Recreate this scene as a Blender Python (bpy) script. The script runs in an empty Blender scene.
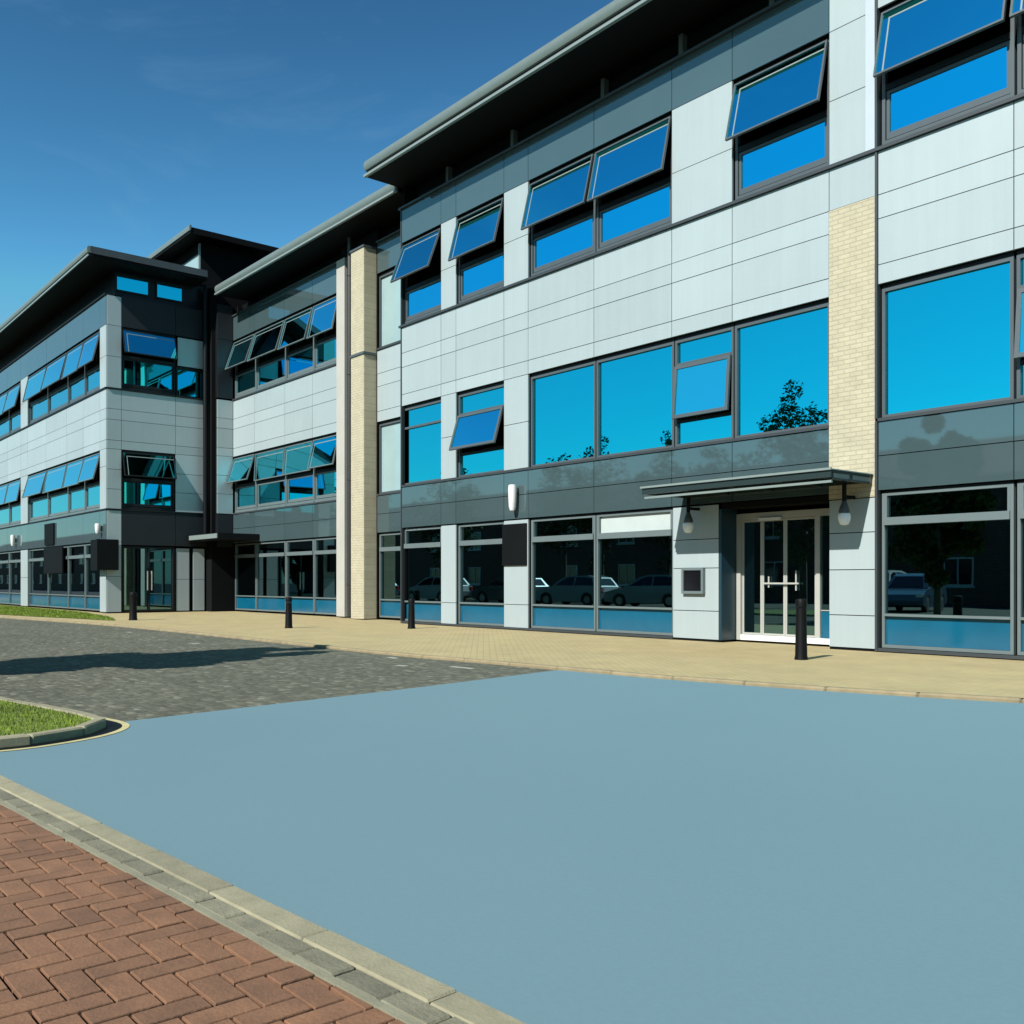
import bpy, bmesh, math, random
from mathutils import Vector, Matrix
random.seed(7)
sc = bpy.context.scene
col = sc.collection
R = math.radians

# ------------------------------------------------------------------ materials
def mat(name):
    m = bpy.data.materials.new(name); m.use_nodes = True
    nt = m.node_tree; b = nt.nodes['Principled BSDF']
    return m, nt, b
def N(nt, t, **kw):
    n = nt.nodes.new(t)
    for k, v in kw.items(): setattr(n, k, v)
    return n
def noise_fac(nt, scale, detail=4, rough=.6, coord='Object', stretch=None):
    tc = N(nt, 'ShaderNodeTexCoord'); out = tc.outputs[coord]
    if stretch:
        mp = N(nt, 'ShaderNodeMapping'); mp.inputs['Scale'].default_value = stretch
        nt.links.new(out, mp.inputs[0]); out = mp.outputs[0]
    n = N(nt, 'ShaderNodeTexNoise'); n.inputs['Scale'].default_value = scale
    n.inputs['Detail'].default_value = detail; n.inputs['Roughness'].default_value = rough
    nt.links.new(out, n.inputs['Vector'])
    return n.outputs['Fac']
def ramp(nt, fac, stops):
    r = N(nt, 'ShaderNodeValToRGB'); e = r.color_ramp.elements
    while len(e) < len(stops): e.new(.5)
    for i, (p, c) in enumerate(stops):
        e[i].position = p; e[i].color = (*c, 1)
    nt.links.new(fac, r.inputs[0]); return r.outputs[0]
def mixc(nt, fac, a, b, mode='MIX'):
    m = N(nt, 'ShaderNodeMix', data_type='RGBA', blend_type=mode)
    for i, v in ((0, fac), (6, a), (7, b)):
        if hasattr(v, 'links'): nt.links.new(v, m.inputs[i])
        elif isinstance(v, (int, float)): m.inputs[i].default_value = v
        else: m.inputs[i].default_value = (*v, 1)
    return m.outputs[2]
def bump(nt, b, h, strength=.3, dist=.01):
    n = N(nt, 'ShaderNodeBump'); n.inputs['Strength'].default_value = strength
    n.inputs['Distance'].default_value = dist
    nt.links.new(h, n.inputs['Height']); nt.links.new(n.outputs[0], b.inputs['Normal'])
def sc_col(c, k): return tuple(x*k for x in c)
KA = .825

def simple(name, c, rough=.6, metal=0., var=.12, scale=3., bscale=None, bstr=.15, island=0., coat=0., spec=.5, stretch=None):
    m, nt, b = mat(name); c = sc_col(c, KA)
    f = noise_fac(nt, scale, 5, .6, stretch=stretch)
    cc = ramp(nt, f, [(.3, sc_col(c, 1-var)), (.7, sc_col(c, 1+var))])
    if island:
        g = N(nt, 'ShaderNodeNewGeometry')
        mr = N(nt, 'ShaderNodeMapRange'); mr.inputs[3].default_value = 1-island; mr.inputs[4].default_value = 1+island
        nt.links.new(g.outputs['Random Per Island'], mr.inputs[0])
        h = N(nt, 'ShaderNodeVectorMath', operation='SCALE')
        nt.links.new(cc, h.inputs[0]); nt.links.new(mr.outputs[0], h.inputs['Scale'])
        cc = h.outputs[0]
    nt.links.new(cc, b.inputs['Base Color'])
    b.inputs['Roughness'].default_value = rough; b.inputs['Metallic'].default_value = metal
    b.inputs['Specular IOR Level'].default_value = spec
    b.inputs['Coat Weight'].default_value = coat; b.inputs['Coat Roughness'].default_value = .02
    if bscale:
        bump(nt, b, noise_fac(nt, bscale, 4), bstr, .01)
    return m

def glass(name, tint, rough=.008, wob=.03):
    m, nt, b = mat(name)
    b.inputs['Base Color'].default_value = (*tint, 1); b.inputs['Metallic'].default_value = 1
    b.inputs['Roughness'].default_value = rough
    bump(nt, b, noise_fac(nt, 1.1, 1, .4), wob, .02)
    return m

def bricks_mat(name, c1, c2, mortar, w, h, msize, rot=(0, 0, 0), rough=.8, bstr=.4, var=.25, off=.5, nscale=3):
    m, nt, b = mat(name); c1, c2, mortar = sc_col(c1, KA), sc_col(c2, KA), sc_col(mortar, KA)
    tc = N(nt, 'ShaderNodeTexCoord'); mp = N(nt, 'ShaderNodeMapping'); mp.inputs['Rotation'].default_value = rot
    nt.links.new(tc.outputs['Object'], mp.inputs[0])
    br = N(nt, 'ShaderNodeTexBrick'); br.offset = off
    br.inputs['Color1'].default_value = (*c1, 1); br.inputs['Color2'].default_value = (*c2, 1); br.inputs['Mortar'].default_value = (*mortar, 1)
    br.inputs['Scale'].default_value = 1; br.inputs['Mortar Size'].default_value = msize; br.inputs['Mortar Smooth'].default_value = .2
    br.inputs['Brick Width'].default_value = w; br.inputs['Row Height'].default_value = h
    nt.links.new(mp.outputs[0], br.inputs['Vector'])
    f = noise_fac(nt, nscale, 6, .7)
    sh = ramp(nt, f, [(.3, (1-var,)*3), (.7, (1+var,)*3)])
    nt.links.new(mixc(nt, 1., br.outputs['Color'], sh, 'MULTIPLY'), b.inputs['Base Color'])
    b.inputs['Roughness'].default_value = rough
    n2 = noise_fac(nt, 60, 3, .7)
    ma = N(nt, 'ShaderNodeMath', operation='MULTIPLY_ADD'); ma.inputs[1].default_value = -1.
    nt.links.new(br.outputs['Fac'], ma.inputs[0]); nt.links.new(n2, ma.inputs[2])
    bump(nt, b, ma.outputs[0], bstr, .008)
    return m

M = {}
M['light'] = simple('light_cladding_metal', (.330, .385, .388), .42, .12, .03, .6, island=.055)
nt = M['light'].node_tree; b = nt.nodes['Principled BSDF']; lk = b.inputs['Base Color'].links[0].from_socket
st = ramp(nt, noise_fac(nt, 1.0, 4, .65, stretch=(7, 7, .25)), [(.30, (.955, .957, .953)), (.62, (1.012, 1.012, 1.012))])
nt.links.new(mixc(nt, .8, lk, mixc(nt, 1., lk, st, 'MULTIPLY')), b.inputs['Base Color'])
bump(nt, b, noise_fac(nt, .9, 2, .5), .05, .03)
M['dark'] = simple('dark_cladding_metal', (.046, .074, .079), .03, .0, .05, .6, island=.05, spec=.5)
M['dark'].node_tree.nodes['Principled BSDF'].inputs['IOR'].default_value = 2.0
M['charcoal'] = simple('charcoal_cladding_metal', (.016, .019, .022), .45, 0, .08, .6, island=.08, spec=.2)
M['core'] = simple('dark_backing', (.004, .0045, .005), .85, spec=.1)
M['clere'] = simple('clerestory_glazing', (.006, .007, .008), .3, spec=.2)  # eaves shadow is painted into this near-black glazing colour
M['frame'] = simple('grey_window_frame', (.075, .092, .098), .4, .2, .05)
M['trim'] = simple('slate_trim', (.036, .043, .046), .45, .1, .05)
M['frame_l'] = simple('pale_grey_window_frame', (.13, .165, .165), .38, .2, .05)
M['darkframe'] = simple('charcoal_frame_and_head_shade', (.008, .0095, .011), .5, spec=.2)  # also used on window heads, where its near-black stands for recess shadow
M['glass'] = glass('blue_reflective_glass', (.02, .62, .75))
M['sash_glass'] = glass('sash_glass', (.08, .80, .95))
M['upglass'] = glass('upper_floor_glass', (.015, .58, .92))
M['gglass'] = glass('ground_floor_glass', (.13, .24, .26))
M['spandrel'] = simple('blue_spandrel_glass', (.003, .085, .150), .12, 0, .1, 1.5, spec=.8)
M['recess'] = simple('slate_blue_lining', (.012, .035, .05), .35)
M['paleglass'] = simple('pale_glazing', (.26, .36, .36), .08, .0, .08, .9, spec=.7)
M['blind'] = simple('white_blind', (.40, .45, .43), .3, 0, .04, 4)
M['roof'] = simple('pale_green_grey_gutter', (.16, .20, .185), .4, .3, .06)
M['soffit'] = simple('soffit_with_shade', (.005, .005, .0055), .7, spec=.1)  # near-black, the shade under the eaves is put into the colour
M['roofedge'] = simple('pale_roof_trim', (.21, .255, .24), .4, .2, .05)
M['white'] = simple('white_powder_coat', (.62, .62, .60), .35, 0, .03)
M['beam'] = simple('canopy_steel', (.022, .034, .034), .2, 0, .05)
M['paletrim'] = simple('pale_metal_trim', (.42, .47, .50), .35, .1, .03)
M['door'] = simple('satin_aluminium', (.40, .40, .36), .4, .2, .04)
M['pipe'] = simple('downpipe_grey', (.02, .02, .02), .45)
M['pilaster'] = simple('white_pilaster', (.38, .365, .32), .5, 0, .05, 1.5)
M['black'] = simple('black_paint', (.003, .003, .0033), .5, 0, .2, 6, spec=.15)
M['signblack'] = simple('black_panel', (.003, .0035, .004), .6, 0, .15, 3, spec=.12)
M['screen'] = simple('black_screen', (.006, .006, .008), .08)
M['lampgrey'] = simple('lamp_housing', (.05, .055, .055), .4)
M['opal'] = simple('opal_diffuser', (.85, .85, .83), .25, 0, .02)
M['buffbrick'] = bricks_mat('buff_brick', (.405, .365, .25), (.375, .335, .225), (.31, .28, .20), .215, .075, .009, (R(90), 0, 0), .85, .5, .10)
M['buffside'] = bricks_mat('buff_brick_return', (.405, .365, .25), (.375, .335, .225), (.31, .28, .20), .215, .075, .009, (R(90), 0, R(90)), .85, .5, .10)
M['redbrick'] = bricks_mat('red_brick', (.17, .060, .04), (.12, .045, .03), (.18, .16, .13), .215, .075, .01, (R(90), 0, 0), .9, .4, .2)
M['tiles'] = bricks_mat('roof_tiles', (.05, .045, .045), (.035, .03, .03), (.01, .01, .01), .3, .25, .012, (0, 0, 0), .8, .5, .2)
M['pave'] = bricks_mat('buff_block_paving', (.345, .270, .128), (.325, .255, .120), (.255, .198, .09), .2, .1, .006, (0, 0, R(38)), .85, .25, .14, nscale=1.2)
m, nt, b = mat('grey_setts')
tc = N(nt, 'ShaderNodeTexCoord'); mp = N(nt, 'ShaderNodeMapping'); mp.inputs['Rotation'].default_value = (0, 0, R(4))
nt.links.new(tc.outputs['Object'], mp.inputs[0])
wn = N(nt, 'ShaderNodeTexNoise'); wn.inputs['Scale'].default_value = 1.7; nt.links.new(mp.outputs[0], wn.inputs['Vector'])
wv = N(nt, 'ShaderNodeVectorMath', operation='MULTIPLY_ADD'); wv.inputs[1].default_value = (.09, .09, 0)
nt.links.new(wn.outputs['Color'], wv.inputs[0]); nt.links.new(mp.outputs[0], wv.inputs[2])
vo = N(nt, 'ShaderNodeTexVoronoi'); vo.inputs['Scale'].default_value = 1.; vo.inputs['Randomness'].default_value = .55
ms = N(nt, 'ShaderNodeMapping'); ms.inputs['Scale'].default_value = (8.5, 15, 1); nt.links.new(wv.outputs[0], ms.inputs[0]); nt.links.new(ms.outputs[0], vo.inputs['Vector'])
sp = N(nt, 'ShaderNodeSeparateColor'); nt.links.new(vo.outputs['Color'], sp.inputs[0])
cst = ramp(nt, sp.outputs[0], [(0, (.078, .078, .058)), (.55, (.102, .102, .074)), (.92, (.128, .125, .092)), (1, (.19, .185, .14))])
ed_ = ramp(nt, vo.outputs['Distance'], [(.40, (1, 1, 1)), (.72, (.72, .72, .72))])
big_ = ramp(nt, noise_fac(nt, .5, 4, .6), [(.3, (.86*KA,)*3), (.7, (1.14*KA,)*3)])
nt.links.new(mixc(nt, 1., mixc(nt, 1., cst, ed_, 'MULTIPLY'), big_, 'MULTIPLY'), b.inputs['Base Color'])
b.inputs['Roughness'].default_value = .95; b.inputs['Specular IOR Level'].default_value = .2
iv = N(nt, 'ShaderNodeMath', operation='MULTIPLY'); iv.inputs[1].default_value = -1; nt.links.new(vo.outputs['Distance'], iv.inputs[0])
bump(nt, b, iv.outputs[0], .5, .012)
M['setts'] = m
M['asphalt'] = simple('asphalt', (.05, .05, .052), .9, 0, .25, 2, 80, .5)
M['kerb'] = simple('concrete_kerb', (.225, .205, .13), .85, 0, .16, 9, 90, .35, island=.10)
M['kerb_road'] = simple('weathered_kerb', (.22, .175, .095), .85, 0, .2, 5, 90, .3, island=.02)
M['greysett'] = simple('grey_edging_sett', (.150, .140, .092), .85, 0, .2, 9, 70, .5, island=.22)
M['strip'] = simple('concrete_strip', (.19, .18, .12), .85, 0, .15, 8, 80, .3)
M['paver'] = simple('red_clay_paver', (.158, .075, .036), .85, 0, .2, 9, 70, .4, island=.16)
M['joint'] = simple('dark_sand_joint', (.022, .016, .012), .95)
M['yellow'] = simple('pale_yellow_paint', (.42, .37, .18), .7, 0, .15, 9)
M['whitepaint'] = simple('white_road_paint', (.34, .33, .28), .7, 0, .3, 12)
M['soil'] = simple('grass_soil', (.10, .135, .014), .95, 0, .35, 3, 40, .6)
M['grassblade'] = simple('grass_blade', (.125, .180, .016), .7, 0, .5, 1.6, island=.35, spec=.2)
M['leaf'] = simple('leaf_green', (.045, .085, .025), .6, 0, .35, 2, island=.45, spec=.3)
M['bark'] = simple('bark', (.10, .075, .05), .9, 0, .3, 8, 30, .6, stretch=(1, 1, .2))
M['carsilver'] = simple('silver_car_paint', (.19, .21, .22), .45, .1, .02, coat=.6)
M['carblue'] = simple('blue_car_paint', (.10, .16, .22), .25, .4, .02, coat=.6)
M['carwhite'] = simple('white_car_paint', (.40, .41, .40), .5, 0, .02, coat=.6)
M['cardark'] = simple('charcoal_car_paint', (.05, .055, .06), .25, .4, .02, coat=.6)
M['carglass'] = simple('car_glass', (.012, .015, .017), .05, spec=.7)
M['tyre'] = simple('tyre_rubber', (.015, .015, .015), .8)
M['rim'] = simple('alloy_rim', (.35, .36, .37), .3, .8)
M['lens'] = simple('headlight_lens', (.6, .62, .63), .1)
M['redlens'] = simple('tail_light_lens', (.35, .02, .02), .15)
# blue road surfacing, mottled by wear
m, nt, b = mat('blue_grey_road_coating')
f1 = noise_fac(nt, .35, 3, .5); f2 = noise_fac(nt, 45, 6, .8)
c1 = ramp(nt, f1, [(.3, sc_col((.112, .190, .218), KA)), (.7, sc_col((.118, .197, .225), KA))])
c2 = ramp(nt, f2, [(.3, (.95,)*3), (.7, (1.05,)*3)])
nt.links.new(mixc(nt, 1., c1, c2, 'MULTIPLY'), b.inputs['Base Color'])
b.inputs['Roughness'].default_value = .75; b.inputs['Specular IOR Level'].default_value = .25
bump(nt, b, noise_fac(nt, 120, 3), .08, .004)
M['bluecoat'] = m

# ------------------------------------------------------------------ mesh builder
class MB:
    def __init__(s): s.v = []; s.f = []; s.mi = []
    def quadbox(s, P, mi=0):
        i = len(s.v); s.v += [tuple(p) for p in P]
        for q in ((0,3,2,1),(4,5,6,7),(0,1,5,4),(1,2,6,5),(2,3,7,6),(3,0,4,7)):
            s.f.append(tuple(i+k for k in q)); s.mi.append(mi)
    def box(s, x0, x1, y0, y1, z0, z1, mi=0):
        s.quadbox([(x0,y0,z0),(x1,y0,z0),(x1,y1,z0),(x0,y1,z0),(x0,y0,z1),(x1,y0,z1),(x1,y1,z1),(x0,y1,z1)], mi)
    def poly(s, pts, mi=0):
        i = len(s.v); s.v += [tuple(p) for p in pts]; s.f.append(tuple(range(i, i+len(pts)))); s.mi.append(mi)
    def tube(s, p0, p1, r0, r1=None, n=16, cap=True, mi=0):
        r1 = r0 if r1 is None else r1
        p0, p1 = Vector(p0), Vector(p1); d = (p1-p0).normalized()
        a = d.orthogonal().normalized(); c = d.cross(a); i = len(s.v)
        for p, r in ((p0, r0), (p1, r1)):
            for k in range(n):
                t = 2*math.pi*k/n; s.v.append(tuple(p+a*r*math.cos(t)+c*r*math.sin(t)))
        for k in range(n):
            s.f.append((i+k, i+(k+1) % n, i+n+(k+1) % n, i+n+k)); s.mi.append(mi)
        if cap:
            s.f.append(tuple(i+k for k in reversed(range(n)))); s.f.append(tuple(i+n+k for k in range(n))); s.mi += [mi, mi]
    def lathe(s, c, prof, n=24, mi=0, sy=1.):
        i = len(s.v)
        for r, z in prof:
            for k in range(n):
                t = 2*math.pi*k/n; s.v.append((c[0]+r*math.cos(t), c[1]+r*math.sin(t)*sy, c[2]+z))
        m_ = len(prof)
        for j in range(m_-1):
            for k in range(n):
                s.f.append((i+j*n+k, i+j*n+(k+1) % n, i+(j+1)*n+(k+1) % n, i+(j+1)*n+k)); s.mi.append(mi)
        s.f.append(tuple(i+k for k in reversed(range(n)))); s.f.append(tuple(i+(m_-1)*n+k for k in range(n))); s.mi += [mi, mi]
    def prism_x(s, prof, x0, x1, mi=0):     # prof: (y, z) polygon extruded along X
        i = len(s.v); n = len(prof)
        s.v += [(x0, y, z) for y, z in prof]+[(x1, y, z) for y, z in prof]
        for k in range(n):
            s.f.append((i+k, i+(k+1) % n, i+n+(k+1) % n, i+n+k)); s.mi.append(mi)
        s.f.append(tuple(i+k for k in reversed(range(n)))); s.f.append(tuple(i+n+k for k in range(n))); s.mi += [mi, mi]
    def build(s, name, ms, parent=None, bevel=0., smooth=False, fix=True):
        me = bpy.data.meshes.new(name); me.from_pydata(s.v, [], s.f)
        if not isinstance(ms, (list, tuple)): ms = [ms]
        for m_ in ms: me.materials.append(m_)
        me.polygons.foreach_set('material_index', s.mi)
        if fix:
            bm = bmesh.new(); bm.from_mesh(me); bmesh.ops.recalc_face_normals(bm, faces=bm.faces[:])
            if bevel:
                bmesh.ops.bevel(bm, geom=bm.edges[:], offset=bevel, segments=1, affect='EDGES', clamp_overlap=True)
            bm.to_mesh(me); bm.free()
        if smooth:
            me.polygons.foreach_set('use_smooth', [True]*len(me.polygons))
            try: me.set_sharp_from_angle(angle=R(40))
            except Exception: pass
        o = bpy.data.objects.new(name, me); col.objects.link(o)
        if parent: o.parent = parent; o.matrix_parent_inverse = Matrix.Translation(-world_loc(parent))
        return o
def world_loc(o):
    v = Vector(o.location)
    if o.parent: v = v + o.matrix_parent_inverse.translation + world_loc(o.parent)
    return v
def thing(name, label, cat, loc=(0, 0, 0), group=None):
    o = bpy.data.objects.new(name, None); o.empty_display_size = .3; col.objects.link(o); o.location = loc
    return tag(o, label, cat, group)
def tag(o, label, cat, group=None):
    o['label'] = label; o['category'] = cat
    if group: o['group'] = group
    return o
def struct(o, kind='structure'):
    o['kind'] = kind; return o

# a wall plane: s runs along the wall, n outwards
class Wall:
    def __init__(s, kind, c): s.k = kind; s.c = c
    def P(s, a, z, n):
        return (a, s.c-n, z) if s.k == 'front' else (s.c+n, a, z)
    def bx(s, mb, a0, a1, z0, z1, n0, n1, mi=0):
        P = s.P
        mb.quadbox([P(a0,z0,n0),P(a1,z0,n0),P(a1,z0,n1),P(a0,z0,n1),P(a0,z1,n0),P(a1,z1,n0),P(a1,z1,n1),P(a0,z1,n1)], mi)
    def clad(s, kind, back, acuts, zcuts, n=0., g=.007, skip=()):
        mb = MB()
        for i in range(len(acuts)-1):
            for j in range(len(zcuts)-1):
                if (i, j) in skip: continue
                s.bx(mb, acuts[i]+g, acuts[i+1]-g, zcuts[j]+g, zcuts[j+1]-g, n-.04, n+random.uniform(-.0015, .0015))
        s.bx(back, acuts[0], acuts[-1], zcuts[0], zcuts[-1], n-.16, n-.045)
        return mb.build(kind[0], M[kind[1]], kind[2])

def frame_bars(w, mb, a0, a1, z0, z1, t=.06, n0=-.15, n1=-.065, bottom=None, mi=0):
    b_ = bottom or t
    w.bx(mb, a0, a0+t, z0, z1, n0, n1, mi); w.bx(mb, a1-t, a1, z0, z1, n0, n1, mi)
    w.bx(mb, a0+t, a1-t, z1-t, z1, n0, n1, mi); w.bx(mb, a0+t, a1-t, z0, z0+b_, n0, n1, mi)

def pane(w, parent, a0, a1, z0, z1, m_, n=-.115, name='pane'):
    mb = MB(); w.bx(mb, a0, a1, z0, z1, n-.012, n)
    return mb.build(name, m_, parent)

def sash(w, parent, a0, a1, ztop, L, ang, mframe, mglass, n=-.05, t=.055, inner=True):
    if inner: t = .032
    # top hung casement pushed out at the bottom
    mb = MB(); c, s_ = math.cos(ang), math.sin(ang)
    def P(a, l, d):  # l down the leaf, d outwards normal to leaf
        return w.P(a, ztop-l*c+d*s_, n+l*s_+d*c)
    def bx(a_0, a_1, l0, l1, d0, d1, mi):
        mb.quadbox([P(a_0,l0,d0),P(a_1,l0,d0),P(a_1,l0,d1),P(a_0,l0,d1),P(a_0,l1,d0),P(a_1,l1,d0),P(a_1,l1,d1),P(a_0,l1,d1)], mi)
    bx(a0, a0+t, 0, L, 0, .045, 0); bx(a1-t, a1, 0, L, 0, .045, 0)
    bx(a0+t, a1-t, 0, t, 0, .045, 0); bx(a0+t, a1-t, L-t, L, 0, .045, 0)
    bx(a0+t, a1-t, t, L-t, .018, .026, 1)
    if inner:   # pale spacer line between the two panes
        q = t+.10
        bx(a0+q, a0+q+.026, q, L-t, .0262, .0275, 2); bx(a0+q+.026, a1-t, q, q+.026, .0262, .0275, 2)
    return mb.build('sash', [mframe, mglass, M['roofedge']], parent)

def stay(w, mb, a, z):
    w.bx(mb, a, a+.02, z, z+.02, -.06, .14)

# window types -----------------------------------------------------
def win_top_open(w, par, a0, a1, z0, z1, ang, fm=None, L=1.12, gl=None, label=None):
    fm = fm or M['frame']; gl = gl or M['glass']
    mb = MB(); frame_bars(w, mb, a0, a1, z0, z1-.05, .055, bottom=.10)
    zt = z1-.10-L
    w.bx(mb, a0+.055, a1-.055, zt-.07, zt+.03, -.15, -.07, 1)              # dark transom under the sash
    frame_bars(w, mb, a0+.065, a1-.065, z0+.12, zt-.075, .05, -.14, -.09, bottom=.10)
    w.bx(mb, a0, a1, z1-.048, z1+.015, -.15, -.075, 1)                         # head bar, the recess shadow put into its near-black colour
    o = mb.build('window', [fm, M['darkframe']], par)
    pane(w, o, a0+.118, a1-.118, z0+.222, zt-.127, gl)
    sash(w, o, a0+.02, a1-.02, z1-.07, L, ang, fm, M['sash_glass'])
    if label: o['label'] = label
    return o
def win_fixed(w, par, a0, a1, z0, z1, fm=None, gl=None, trans=None):
    fm = fm or M['frame']; gl = gl or M['glass']
    mb = MB(); frame_bars(w, mb, a0, a1, z0, z1-.05, .05)
    w.bx(mb, a0, a1, z1-.048, z1+.015, -.15, -.075, 1)
    zs = [z0+.052]+([trans-.03, trans+.03] if trans else [])+[z1-.102]
    if trans: w.bx(mb, a0+.05, a1-.05, trans-.028, trans+.028, -.15, -.06)
    o = mb.build('window', [fm, M['darkframe']], par)
    for k in range(0, len(zs), 2): pane(w, o, a0+.052, a1-.052, zs[k], zs[k+1], gl)
    return o
def win_mid_open(w, par, a0, a1, z0, z1, ang, zs0, zs1, fm=None, gl=None):
    fm = fm or M['frame']; gl = gl or M['glass']
    mb = MB(); frame_bars(w, mb, a0, a1, z0, z1-.05, .05)
    w.bx(mb, a0, a1, z1-.048, z1+.015, -.15, -.075, 1)
    w.bx(mb, a0+.05, a1-.05, zs1+.002, zs1+.06, -.15, -.055); w.bx(mb, a0+.05, a1-.05, zs0-.06, zs0-.002, -.15, -.07, 1)
    o = mb.build('window', [fm, M['darkframe']], par)
    pane(w, o, a0+.052, a1-.052, zs1+.062, z1-.10, gl); pane(w, o, a0+.052, a1-.052, z0+.052, zs0-.062, gl)
    sash(w, o, a0+.03, a1-.03, zs1, zs1-zs0, ang, fm, M['sash_glass'], inner=False, t=.065)
    return o
def win_ground(w, par, a0, a1, z0=.06, z1=2.53, fm=None, gl=None, blind=False, zt=2.0, zb=.58):
    fm = fm or M['frame_l']; gl = gl or M['gglass']
    mb = MB(); frame_bars(w, mb, a0, a1, z0, z1-.02, .045, bottom=.05)
    w.bx(mb, a0, a1, z1-.018, z1+.012, -.15, -.075, 1)
    w.bx(mb, a0+.045, a1-.045, zb-.02, zb+.02, -.15, -.05)
    w.bx(mb, a0+.045, a1-.045, zt, zt+.12, -.15, -.03)
    w.bx(mb, a0+.045, a0+.085, zt+.12, z1-.065, -.15, -.06); w.bx(mb, a1-.085, a1-.045, zt+.12, z1-.065, -.15, -.06)
    o = mb.build('window', [fm, M['darkframe']], par)
    s_ = pane(w, o, a0+.047, a1-.047, z0+.052, zb-.022, M['spandrel'], name='spandrel_panel')
    pane(w, o, a0+.047, a1-.047, zb+.022, zt-.002, gl)
    if blind:
        b_ = pane(w, o, a0+.087, a1-.087, zt+.122, z1-.067, M['blind'], name='blind'); b_['label'] = 'lowered white blind filling the top light'
    else: pane(w, o, a0+.087, a1-.087, zt+.122, z1-.067, gl)
    return o

Z = dict(g=2.53, s1=3.68, h1=5.80, s2=7.95, h2=10.17, d2=11.13, sof=11.73)
LZ = [5.82, 6.13, 6.86, 7.24, 7.93]      # light band between first floor and top floor
# ================================================================== MAIN WING
YM = 14.2
wm = Wall('front', YM)
main = thing('office_wing', 'near office wing with pale panel bands, brick pier and glass-canopied entrance', 'office building', (-10, YM+6, 0))
XL, XR = -21.78, 6.0
lp, dp, bk = ('light_cladding', 'light', main), ('dark_cladding', 'dark', main), MB()
# upper right repeats carry the wing on past the picture
big = [-8.03, -5.94, -3.9, -1.8, .3, 2.4, 4.2, 6.0]
cuts = [XL+.04, -19.93, -19.29, -17.4, -16.53, -14.41, -12.28, -10.85, -8.88, -8.05]
wm.clad(lp, bk, cuts, LZ[:4]); wm.clad(lp, bk, cuts, LZ[3:])
wm.clad(lp, bk, [x+.02 if i == 0 else x for i, x in enumerate(big)], LZ)
# dark bands
dcut = [XL+.04, -19.93, -19.29, -17.4, -16.53, -14.41, -12.28, -10.85, -8.88]
wm.clad(dp, bk, dcut, [2.55, 3.10, 3.64])
wm.clad(dp, bk, [-8.01]+big[1:], [2.55, 3.10, 3.64])
wm.clad(dp, bk, [XL+.04, -19.93, -19.29, -17.4, -16.53, -14.41, -12.28, -10.85, -8.88], [10.20, 11.10])
# piers between windows
for a0, a1 in ((-19.93, -19.29), (-17.4, -16.53)):
    wm.clad(lp, bk, [a0, a1], [.03, .58, 2.53]); wm.clad(lp, bk, [a0, a1], [3.70, 4.75, 5.82]); wm.clad(lp, bk, [a0, a1], [7.99, 9.0, 10.20])
wm.clad(lp, bk, [-12.28, -10.85], [7.99, 8.97, 10.20])
wm.clad(lp, bk, [-12.25, -11.15], [.03, .56, 1.36, 1.9, 2.53])
wm.clad(lp, bk, [-8.88, -8.05], [.03, .56, 1.30, 1.9, 2.45])
wm.clad(lp, bk, [-8.88, -8.22], [7.99, 9.05, 10.2, 11.1])
_t = MB(); wm.bx(_t, -8.21, -8.05, 7.99, 11.1, -.1, .03); _t.build('corner_trim', M['paletrim'], main)
wm.clad(lp, bk, big, [10.2, 11.1])
# structural core, plinth, end wall
bk.box(XL+.03, XR, YM+.9, YM+14, 0, 11.72)
bk.box(XL+.03, XL+.10, YM+.05, YM+.9, 0, 11.72)
bk.box(XR-.05, XR, YM+.05, YM+.9, 0, 11.72)
bk.box(XL+.03, -11.17, YM+.02, YM+.9, -.02, .055); bk.box(-8.88, XR-.05, YM+.02, YM+.9, -.02, .055)
bk.box(XL+.12, XR-.06, YM+.15, YM+.9, 3.0, 3.3); bk.box(XL+.12, XR-.06, YM+.15, YM+.9, 7.0, 7.3); bk.box(XL+.12, XR-.06, YM+.15, YM+.9, 10.4, 10.7)
bk.build('wall', M['core'], main)
# metal trims and string courses
tr = MB()
wm.bx(tr, XL-.05, XR, 7.93, 7.985, -.1, .05)
wm.bx(tr, XL+.03, -8.885, 3.645, 3.695, -.1, .025); wm.bx(tr, -8.005, XR, 3.645, 3.695, -.1, .025)
wm.bx(tr, XL-.05, XR, 11.10, 11.15, -.1, .06)
wm.bx(tr, XL-.01, XL+.035, 0, 7.93, -.1, .01); wm.bx(tr, XL-.01, XL+.035, 7.985, 11.1, -.1, .01)
wm.bx(tr, -8.05, -8.01, 0, 3.645, -.1, .03); wm.bx(tr, -8.05, -8.01, 3.695, 7.93, -.1, .03); wm.bx(tr, -8.05, -8.01, 7.985, 11.1, -.1, .035)
wm.bx(tr, XL+.035, -12.25, .005, .055, -.1, .015); wm.bx(tr, -8.01, XR, .005, .055, -.1, .015)
tr.build('trim', M['trim'], main)
# clerestory
cl = MB(); wm.bx(cl, XL+.2, XR, 11.15, 11.72, -.45, -.35)
for a in (-20.0, -17.4, -14.41, -12.28, -10.2, -8.0): wm.bx(cl, a, a+.10, 11.15, 11.72, -.34, -.20, 1)
cl.build('clerestory', [M['clere'], M['frame_l']], main)
# brick pier
bp = MB(); wm.bx(bp, -8.875, -8.055, 2.46, 7.235, -.12, .012); bp.build('brick_pier', M['buffbrick'], main)
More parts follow.
